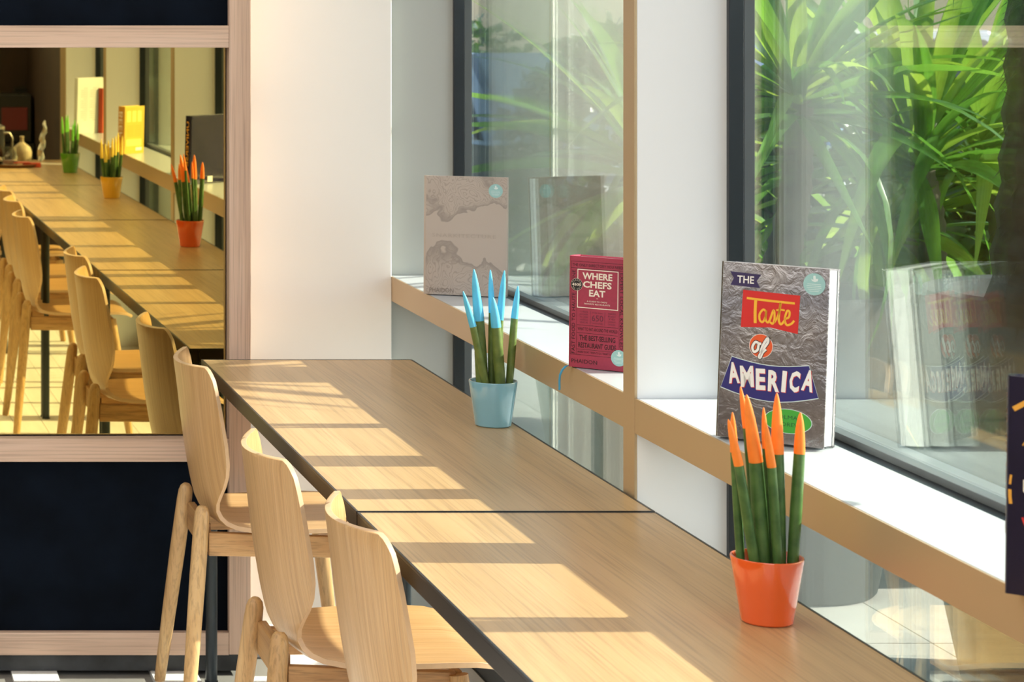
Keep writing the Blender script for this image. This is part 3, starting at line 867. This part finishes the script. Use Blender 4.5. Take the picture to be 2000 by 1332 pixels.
# --- dark ring-patterned book at the right edge
M_uni = flat('midnight_gloss', (.013, .011, .030), .22, coat=.6, var=.3, nscale=5)
W4, H4 = .25, .262
b4 = book(1.4165, 2.965, radians(-42), radians(2.2), .235, H4, .030, M_uni, 'dark blue hardback with coloured rings of dashes, cut by the right edge')
cv = Cover(b4, .235, H4)
cx4, cz4 = .120, .125
rr = random.Random(11)
inks = [I_gold, I_red, I_cyan, I_orange, I_cream, I_yel, I_maroonpale, I_blue]
ring_cols = {0: [I_cream, I_orange], 1: [I_orange, I_maroonpale], 2: [I_red, I_maroonpale], 3: [I_red, I_gold, I_black], 4: [I_gold, I_yel, I_gold], 5: [I_blue, I_cyan, I_purple], 6: [I_cyan, I_red, I_gold], 7: [I_red, I_orange, I_blue], 8: [I_maroonpale, I_gold]}
for ri in range(9):
    rad = .034+ri*.0099
    a = rr.uniform(0, .4)
    while a < 2*pi:
        da = rr.uniform(.05, .30); 
        if rr.random() < .72:
            m_ = rr.choice(ring_cols[ri])
            n_ = max(2, int(da/.06)); th = rr.choice((.0014, .0026, .0038))
            outer = [(cx4+(rad+th/2)*cos(a+da*j/n_), cz4+(rad+th/2)*sin(a+da*j/n_)) for j in range(n_+1)]
            inn = [(cx4+(rad-th/2)*cos(a+da*j/n_), cz4+(rad-th/2)*sin(a+da*j/n_)) for j in range(n_, -1, -1)]
            pts = outer+inn
            if all(0.003 < p[0] < .232 and .006 < p[1] < H4-.004 for p in pts): cv.poly(pts, m_, .0004, 'cover_print')
        a += da+rr.uniform(.02, .12)
cv.stroke([(.010, .222), (.045, .243), (.09, .254)], .006, I_gold, .0005, name='cover_print')
cv.text('UNIVERSE', .122, .128, .200, I_cream, .022, offset=.02, lift=.0008)
cv.text('PHAIDON', .055, .014, .046, I_grey, .0085)
cv.flush()
# spine lettering faces -x ; back cover sticker
SP = Matrix.Translation((0, .015, 0)) @ Matrix(((0, 0, -1, 0), (-1, 0, 0, 0), (0, 1, 0, 0), (0, 0, 0, 1)))
cs = Cover(b4, .03, H4, SP); cs.text('UNIVERSE', 0, .155, .17, I_gold, .012, rot=-pi/2, lift=.0006, offset=.02); cs.text('PHAIDON', 0, .03, .035, I_gold, .006, rot=-pi/2, lift=.0006); cs.flush()
BK = lambda t, wd: Matrix.Translation((wd, t, 0)) @ Matrix(((-1, 0, 0, 0), (0, 0, 1, 0), (0, 1, 0, 0), (0, 0, 0, 1)))
cb = Cover(b4, .235, H4, BK(.030, .235)); cb.rect(.095, .125, .006, .028, I_white, .0005, 'barcode_label'); cb.flush()

# --- yellow cookery book, thin spectrum book, pale tall book (seen in the mirror)
M_yb = flat('yellow_cover', (.68, .47, .05), .45, var=.04)
M_ysp = flat('mustard_spine', (.56, .27, .03), .5)
b5 = book(1.412, 1.17, radians(-44), radians(1.5), .150, .216, .036, M_yb, 'yellow hardback with mustard spine, beside the yellow tipped plant in the mirror', spine_mat=M_ysp)
SP5 = Matrix.Translation((0, .018, 0)) @ Matrix(((0, 0, -1, 0), (-1, 0, 0, 0), (0, 1, 0, 0), (0, 0, 0, 1)))
cs = Cover(b5, .036, .216, SP5); cs.text('BEEF', 0, .135, .115, I_cream, .020, rot=-pi/2, lift=.0006, offset=.01); cs.flush()
cb = Cover(b5, .15, .216, BK(.036, .15)); I_oc = ink('ink_ochre', (.56, .38, .03)); I_py = ink('ink_pale_yellow', (.86, .70, .16))
cb.frame(.010, .140, .010, .205, .001, I_oc)
for k_ in range(3): cb.rect(.022+k_*.039, .050+k_*.039, .145, .195, I_py, .0004, 'cover_print')
for k_ in range(2):
    for j_ in range(6): cb.rect(.022+k_*.056, .070+k_*.056, .080+j_*.009, .083+j_*.009, I_oc, .0004, 'cover_print')
cb.rect(.020, .130, .035, .066, I_py, .0004, 'cover_print'); cb.rect(.018, .060, .014, .028, I_white, .0005, 'barcode_label'); cb.flush()
def m_spec():
    m = NT('spectrum_spine')
    tc = m.new('ShaderNodeTexCoord'); sx = m.new('ShaderNodeSeparateXYZ'); m.link(tc.outputs['Object'], sx.inputs[0])
    f = m.math('DIVIDE', sx.outputs['Z'], .26)
    m.link(m.ramp(f, [(.0, (.02, .25, .30)), (.3, (.02, .45, .35)), (.5, (.55, .45, .02)), (1, (.75, .55, .02))]), m.b.inputs['Base Color'])
    return m.m
b6 = book(1.450, 2.445, radians(-44), radians(1), .165, .255, .016, m_spec(), 'thin yellow to teal book against the pier, seen in the mirror')
SP6 = Matrix.Translation((0, .008, 0)) @ Matrix(((0, 0, -1, 0), (-1, 0, 0, 0), (0, 1, 0, 0), (0, 0, 0, 1)))
cs = Cover(b6, .016, .255, SP6); cs.text('VEGETABLES', 0, .15, .16, I_black, .008, rot=-pi/2, lift=.0006); cs.flush()
b7 = book(1.405, -.44, radians(-40), radians(2), .21, .29, .022, flat('pale_grey_cover', (.62, .64, .60), .5, var=.05), 'tall pale grey book with faint text, farthest book in the mirror')
cb = Cover(b7, .21, .29, BK(.022, .21)); I_fg = ink('ink_faint', (.40, .43, .41))
for k_ in range(2):
    for j_ in range(16):
        cb.rect(.06+k_*.07, .06+k_*.07+(.05 if (j_*7) % 5 else .03), .07+j_*.011, .073+j_*.011, I_fg, .0004, 'cover_print')
cb.flush()
b8 = book(1.545, -.52, radians(-62), radians(1), .12, .235, .024, flat('brick_red_cover', (.42, .05, .012), .5), 'brick red book standing behind the pale grey one in the mirror')

# ================================================================== SMALL THINGS AT THE FAR TABLE END (mirror)
def lathe_thing(name, x, y, z, prof, mat, label, cat, n=32, group=None):
    o = mk(name, alathe(bmesh.new(), prof, n), mat, None, smooth=True, loc=(x, y, z)); tag(o, label, cat, group); return o
M_tray = flat('tray_wood', (.25, .12, .05), .4)
lathe_thing('tray', 1.11, -.58, TZ+.0005, [(0, 0), (.125, 0), (.14, .014), (.136, .015), (.122, .004), (0, .004)], M_tray, 'round wooden serving tray at the far end of the counter', 'tray')
jr = empty('drinking_glass', (1.085, -.53, TZ+.0052), label='clear pressed drinking glass with pink drink on the tray', cat='glass')
mk('glass_body', alathe(bmesh.new(), [(0, 0), (.030, 0), (.040, .012), (.042, .045), (.036, .062), (.035, .10), (.0335, .10), (.0345, .063), (.040, .045), (.038, .014), (0, .006)], 32), M_clear, jr, smooth=True)
mk('drink', alathe(bmesh.new(), [(0, .007), (.036, .0145), (.0385, .030), (0, .030)], 24), flat('pink_drink', (.75, .42, .40), .3), jr, smooth=True)
pc = empty('press_pot', (1.02, -.66, TZ+.0052), label='dark glass press pot with steel band, at the left picture edge in the mirror', cat='pot')
mk('pot_body', alathe(bmesh.new(), [(0, 0), (.048, 0), (.05, .004), (.05, .17), (.052, .185), (.048, .185), (.046, .17), (0, .17)], 32), flat('dark_glass', (.012, .010, .008), .08, coat=1), pc, smooth=True)
mk('steel_band', alathe(bmesh.new(), [(.0505, .02), (.0525, .02), (.0525, .04), (.0505, .04), (.0505, .02)], 32), flat('brushed_steel', (.5, .5, .5), .25, 1), pc, smooth=True)
mk('lid', alathe(bmesh.new(), [(.053, .186), (.053, .20), (.03, .212), (.006, .214), (.006, .235), (.012, .245), (0, .25)], 32), flat('brushed_steel_lid', (.5, .5, .5), .25, 1), pc, smooth=True)
bm = bmesh.new(); atube(bm, [(.045, 0, .165), (.075, 0, .165), (.09, 0, .14), (.088, 0, .08), (.07, 0, .045), (.048, 0, .04)], .006, 10); mk('handle', bm, flat('handle_steel', (.4, .38, .34), .3, 1), pc, smooth=True)
lathe_thing('ceramic_bottle', 1.175, -.80, TZ+.0005, [(0, 0), (.046, 0), (.052, .01), (.054, .06), (.046, .085), (.022, .105), (.011, .115), (.010, .135), (.013, .142), (.010, .145), (0, .145)], flat('stoneware', (.42, .34, .22), .6, var=.2, nscale=30), 'squat stoneware bottle with a short neck behind the glass', 'bottle')
bm = bmesh.new(); 
abox(bm, -.045, .045, -.03, .03, 0, .022); abox(bm, -.10, -.01, -.04, .04, .022, .026)
o = mk('sugar_packet', bm, flat('red_packet', (.75, .10, .05), .5), loc=(1.178, -.60, TZ+.0005)); tag(o, 'small red packet with folded flap between glass and paper', 'packet')
o.location = (1.20, -.53, TZ+.0005)
bm = bmesh.new(); abox(bm, -.10, .10, -.07, .07, 0, .0025, M=Matrix.Rotation(.35, 4, 'Z'))
o = mk('menu_card', bm, I_cream, loc=(1.30, -.74, TZ+.0005)); tag(o, 'cream menu card lying flat near the green pot', 'card')
bm = bmesh.new(); rr = random.Random(4)
pts = [(.006*sin(k*1.7)+.03*(k/11-.5), .004*cos(k*2.1), .22*k/11) for k in range(12)]
atube(bm, pts, [(.012, .006), (.02, .008), (.017, .006), (.015, .01), (.018, .005), (.014, .008), (.017, .006), (.013, .009), (.015, .006), (.010, .006), (.009, .004), (.004, .002)], 8)
o = mk('foil_wrap', bm, flat('crumpled_foil', (.7, .7, .72), .2, 1, bump=.8, nscale=8), loc=(1.305, -.98, TZ+.0005), smooth=True); tag(o, 'tall twisted silver foil wrapper standing at the table end', 'wrapper')
# dark equipment against the back wall
sb = empty('sideboard', (1.2, -2.9, 0), label='black sideboard against the dark brown wall, deep in the mirror', cat='cabinet')
bm = bmesh.new(); abox(bm, -.75, .24, -.33, .22, .05, .78); mk('carcass', bm, M_black, sb, bevel=.004)
for k_ in range(2):
    bm = bmesh.new(); abox(bm, -.74+k_*.49, -.255+k_*.49, .22, .238, .07, .77); d_ = mk('door', bm, M_black, sb, bevel=.003)
    bm = bmesh.new(); abox(bm, -.30+k_*.10, -.285+k_*.10, .238, .256, .40, .55); mk('handle', bm, M_steel, d_, bevel=.002)
bm = bmesh.new(); abox(bm, -.72, .20, -.30, .18, 0, .05); mk('plinth', bm, M_black, sb)
cm = empty('coffee_machine', (1.30, -2.88, .781), label='black box machine with a dark red front on the sideboard', cat='machine')
bm = bmesh.new(); abox(bm, -.09, .13, -.16, .16, 0, .30); mk('housing', bm, M_black, cm, bevel=.01)
bm = bmesh.new(); abox(bm, -.06, .10, .16, .168, .08, .22); mk('front_panel', bm, flat('dark_red_panel', (.12, .008, .012), .4), cm, bevel=.003)
bm = bmesh.new(); abox(bm, -.03, .07, .168, .20, .03, .05); mk('spout', bm, M_steel, cm, bevel=.003)
pn = empty('wall_screen', (1.43, -3.24, .90), label='black switched-off screen fixed on the brown wall', cat='screen')
bm = bmesh.new(); abox(bm, -.06, .06, -.008, .03, .08, .20); mk('screen_panel', bm, M_black, pn, bevel=.003)
bm = bmesh.new(); abox(bm, -.065, .065, -.009, .012, .07, .21); mk('bezel', bm, M_steel, pn, bevel=.003)

# ================================================================== OUTDOORS
def planter(x, y, rim, h, label):
    r = empty('planter', (x, y, -.025), label=label, cat='planter', group='dark concrete planters outside the windows')
    body = mk('planter_shell', alathe(bmesh.new(), [(0, 0), (rim*.74, 0), (rim*.77, .01), (rim*.90, h*.25), (rim*1.0, h*.5), (rim*1.045, h*.72), (rim*1.03, h*.9), (rim, h), (rim*.93, h+.006), (rim*.86, h), (rim*.84, h-.06), (0, h-.06)], 72), M_conc, r, smooth=True, angle=60)
    mk('soil', alathe(bmesh.new(), [(0, h-.05), (rim*.83, h-.055)], 32), M_soil, r)
    return r
planter(3.10, 6.02, .385, .985, 'big round dark concrete planter just outside the window, right side')
planter(2.78, 7.12, .31, .86, 'dark concrete planter beneath the pale trunked yucca, left of the big one')
planter(3.46, 7.42, .34, .80, 'dark concrete planter mostly hidden behind the big one')
planter(2.75, 8.45, .31, .80, 'dark concrete planter farthest along, seen through the far window')

leaf_meshes = []
def leaf_variant(droop, twist, wd=.056):
    bm = bmesh.new(); uvl = bm.loops.layers.uv.new('UVMap'); n = 9
    rows = []
    for i in range(n+1):
        t = i/n
        ang_ = -droop*t**1.6
        x = t*cos(ang_*.6); z = t*sin(ang_*.8)
        ww = wd*(.42+.9*t-.1*t*t if t < .35 else (1-((t-.35)/.65)**1.8)*.72+.02)
        ww = max(ww*.9, .0006)
        tw = twist*t
        l = Vector((0, ww*cos(tw), ww*sin(tw)))
        rows.append([bm.verts.new(Vector((x, 0, z))+l+Vector((0, 0, ww*.35))), bm.verts.new((x, 0, z)), bm.verts.new(Vector((x, 0, z))-l+Vector((0, 0, ww*.35)))])
    for i in range(n):
        for j in range(2):
            f = bm.faces.new((rows[i][j], rows[i+1][j], rows[i+1][j+1], rows[i][j+1])); f.smooth = True
            for l_ in f.loops:
                co = l_.vert.co; l_[uvl].uv = (co.y*10, co.x)
    me = bpy.data.meshes.new('leaf'); bm.to_mesh(me); bm.free(); me.materials.append(M_yucca)
    return me
LV = [leaf_variant(.15, .2), leaf_variant(.45, -.3), leaf_variant(.8, .3), leaf_variant(1.25, -.2), leaf_variant(.3, .5, .068)]
def yucca(name, base, crown, n, length, seed, label, tmat, tr=.035, shag=False, up=0.0, avoid=None):
    rr = random.Random(seed)
    r = empty(name, base, label=label, cat='plant', group='yuccas growing outside the windows')
    B_ = Vector(base); Cw = Vector(crown)-B_
    bm = bmesh.new(); N = 22; pts = []; rad = []
    for i in range(N+1):
        t = i/N
        pts.append(Vector((0, 0, 0)).lerp(Cw, t)+Vector((sin(t*pi)*.03, 0, 0)))
        rad.append(tr*(1.25-.35*t)*(1+(.10 if i % 2 else -.04)))
    atube(bm, pts, rad, 14)
    if shag:
        for k in range(900):
            t = rr.random(); p = Vector((0, 0, 0)).lerp(Cw, t)+Vector((sin(t*pi)*.03, 0, 0)); a = rr.uniform(0, 2*pi)
            d = Vector((cos(a), sin(a), 0)); s_ = tr*1.0
            q0 = p+d*s_; q1 = p+d*(s_+rr.uniform(.015, .05))+Vector((0, 0, rr.uniform(-.06, .03)))
            tt = Vector((-sin(a), cos(a), 0))*.006
            v = [bm.verts.new(q0+tt), bm.verts.new(q0-tt), bm.verts.new(q1)]; bm.faces.new(v)
    mk('trunk', bm, tmat, r, smooth=not shag)
    for k in range(n):
        az = rr.uniform(0, 2*pi); el = radians(rr.triangular(-38, 86, 30+up))
        me = LV[rr.choice((0, 1, 4))] if el > .6 else LV[rr.choice((1, 2, 3, 4))]
        o = bpy.data.objects.new('leaf', me); link(o, r)
        L = length*rr.uniform(.72, 1.12)
        dirx = cos(az)*cos(el)*L+Cw.x+B_.x
        if dirx < 1.80: L *= .55
        o.location = Cw+Vector((0, 0, -.05+.10*max(0, el)))+Vector((cos(az), sin(az), 0))*.012
        o.scale = (L, L*rr.uniform(.85, 1.15), L)
        o.rotation_euler = (Matrix.Rotation(az, 3, 'Z') @ Matrix.Rotation(-el, 3, 'Y') @ Matrix.Rotation(rr.uniform(-.5, .5), 3, 'X')).to_euler()
    return r
def at(px, py, Y): return ((px+335)*Y/FPX, Y, EYE-(py+10)*Y/FPX)
yucca('yucca', (2.72, 7.12, .78), at(1560, 195, 7.05), 64, .66, 21, 'yucca with a pale ringed trunk just right of the dark window frame', M_trunk, .040)
yucca('yucca', (3.30, 7.40, .74), at(1800, 320, 7.3), 70, .86, 22, 'tall bright green yucca, middle of the right window', M_trunk, .034, up=18)
yucca('yucca', (2.86, 5.84, .90), (2.87, 5.84, 2.14), 46, .6, 23, 'yucca with a dark shaggy trunk at the right picture edge', M_shag, .080, shag=True)
yucca('yucca', (3.42, 7.60, .74), at(1735, 440, 7.6), 56, .62, 24, 'low drooping yucca half hidden behind the bright one', M_trunk, .03)
yucca('yucca', (2.75, 8.45, .70), at(1265, 330, 8.2), 50, .76, 25, 'yucca seen faintly through the far window, behind the reflections', M_trunk, .04)
yucca('yucca', (3.58, 7.50, .74), at(1915, 300, 7.5), 44, .74, 26, 'yucca behind the bright one, leaves arching down beside the shaggy trunk', M_trunk, .03, up=10)

# dark shrubs behind
def shrub(x, y, rx, ry, rz, n, seed, label):
    rr = random.Random(seed)
    r = empty('shrub', (x, y, -.045), label=label, cat='shrub', group='dark shrubs behind the yuccas')
    bm = bmesh.new()
    for k in range(n):
        a = rr.uniform(0, 2*pi); cz = rr.uniform(-1, 1); q_ = sqrt(1-cz*cz); s_ = rr.uniform(.6, 1)**.5
        p = Vector((rx*q_*cos(a)*s_, ry*q_*sin(a)*s_, rz+.05+rz*cz*s_))
        d = Vector((rr.uniform(-1, 1), rr.uniform(-1, 1), rr.uniform(-.6, 1))).normalized()
        e = d.cross(Vector((rr.uniform(-1, 1), rr.uniform(-1, 1), rr.uniform(-1, 1)))).normalized()
        L = rr.uniform(.05, .11); w_ = L*.32
        v = [bm.verts.new(p), bm.verts.new(p+d*L*.5+e*w_), bm.verts.new(p+d*L), bm.verts.new(p+d*L*.5-e*w_)]
        bm.faces.new(v)
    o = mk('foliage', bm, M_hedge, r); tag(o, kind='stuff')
    bm = bmesh.new()
    for k in range(5):
        a = k*1.3; atube(bm, [(0, 0, 0), (rx*.3*cos(a), ry*.3*sin(a), rz*.6), (rx*.6*cos(a), ry*.6*sin(a), rz*1.3)], [.02, .014, .006], 6)
    mk('stem', bm, M_trunk, r)
    return r
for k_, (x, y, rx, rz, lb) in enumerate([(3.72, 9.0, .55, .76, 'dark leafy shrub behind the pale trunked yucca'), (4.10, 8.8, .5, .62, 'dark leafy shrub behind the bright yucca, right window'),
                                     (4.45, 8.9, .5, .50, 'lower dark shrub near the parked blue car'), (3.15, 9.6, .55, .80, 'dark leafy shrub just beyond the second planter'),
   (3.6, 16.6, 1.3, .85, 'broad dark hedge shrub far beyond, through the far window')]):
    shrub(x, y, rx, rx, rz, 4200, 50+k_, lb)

# parked cars
def car(x, y, rotz, col, label):
    r = empty('car', (x, y, -.045), rotz, label=label, cat='car')
    body = flat('car_paint_'+label.split()[0], col, .25, .4, coat=1, var=.02)
    prof = [(-2.1, .35), (-2.15, .60), (-2.05, .85), (-1.2, .95), (-.55, 1.38), (.75, 1.42), (1.55, .98), (2.05, .88), (2.12, .55), (2.05, .30), (1.75, .28), (1.62, .5), (1.35, .66), (1.08, .5), (.95, .25), (-.95, .25), (-1.08, .5), (-1.35, .66), (-1.62, .5), (-1.75, .28)]
    bm = bmesh.new()
    rows = []
    for yy, s_, zz in ((-.86, 1, 0), (-.80, 1, .0), (.80, 1, 0), (.86, 1, 0)):
        rows.append([bm.verts.new((px_, yy*(.82 if (pz > 1.2 and abs(yy) > .5) else 1), pz)) for px_, pz in prof])
    n = len(prof)
    for a_ in range(3):
        for i_ in range(n): bm.faces.new((rows[a_][i_], rows[a_][(i_+1) % n], rows[a_+1][(i_+1) % n], rows[a_+1][i_]))
    bm.faces.new(rows[0]); bm.faces.new(rows[3][::-1])
    bmesh.ops.recalc_face_normals(bm, faces=bm.faces)
    mk('body', bm, body, r, bevel=.03)
    gm = flat('car_glass_'+label.split()[0], (.02, .03, .04), .05, coat=1)
    for s_ in (-1, 1):
        bm = bmesh.new()
        pts = [(-.95, .98), (-.5, 1.31), (.1, 1.34), (.1, .98)], [(.16, .98), (.16, 1.34), (.68, 1.33), (1.2, .98)]
        for pp in pts:
            v = [bm.verts.new((a_, s_*(.875 if b_ < 1.1 else .735), b_)) for a_, b_ in pp]
            f = bm.faces.new(v)
        mk('side_window', bm, gm, r).modifiers.new('s', 'SOLIDIFY').thickness = .02
        for wx in (-1.35, 1.35):
            bm = bmesh.new(); 
            R0 = Matrix.Rotation(pi/2, 4, 'X')
            alathe(bm, [(0, -.09), (.2, -.09), (.29, -.085), (.325, -.06), (.325, .06), (.29, .085), (.24, .08)], 28); 
            bm.transform(Matrix.Translation((wx, s_*.80, .325)) @ Matrix.Rotation(s_*-pi/2, 4, 'X'))
            wl = mk('wheel', bm, M_black, r, smooth=True)
            bm = bmesh.new()
            for k in range(10):
                a_ = 2*pi*k/10; abox(bm, .03, .23, -.014, .014, .05, .095, M=Matrix.Rotation(a_, 4, 'Z'))
            alathe(bm, [(0, .10), (.05, .10), (.05, .06)], 16); alathe(bm, [(.22, .06), (.24, .10), (.25, .06)], 28)
            bm.transform(Matrix.Translation((wx, s_*.80, .325)) @ Matrix.Rotation(s_*-pi/2, 4, 'X'))
            mk('rim_spokes', bm, flat('alloy', (.6, .62, .65), .3, .9), wl, smooth=False)
    for s_ in (-1, 1):
        bm = bmesh.new(); abox(bm, 2.04, 2.10, s_*.62-.16, s_*.62+.16, .66, .80); mk('headlight', bm, flat('lamp_glass', (.8, .8, .78), .1, coat=1), r, bevel=.02)
        bm = bmesh.new(); abox(bm, -2.13, -2.07, s_*.62-.14, s_*.62+.14, .66, .80); mk('tail_light', bm, flat('tail_glass', (.5, .02, .02), .1, coat=1), r, bevel=.02)
    return r
car(8.35, 15.4, radians(4), (.06, .22, .52), 'blue parked car beyond the yuccas')
car(4.05, 14.2, radians(-80), (.05, .10, .12), 'teal parked car facing the cafe, seen through the far window')
car(9.5, 22.5, radians(8), (.6, .65, .7), 'white parked car far across the road')

# unseen bracket and rod, added to cast the thin shadow across the near table
pl = empty('shadow_bracket', (1.72, 3.50, 2.62), label='unseen black bracket with hanging rod, added for its shadow on the near table', cat='bracket')
bm = bmesh.new(); abox(bm, .0005, .30, -.012, .012, -.012, .012); abox(bm, .0005, .008, -.05, .05, -.06, .06); mk('arm', bm, M_steel, pl, bevel=.002)
bm = bmesh.new(); atube(bm, [(.28, 0, -.012), (.28, 0, -1.31)], .020, 12); mk('rod', bm, M_steel, pl, smooth=True)
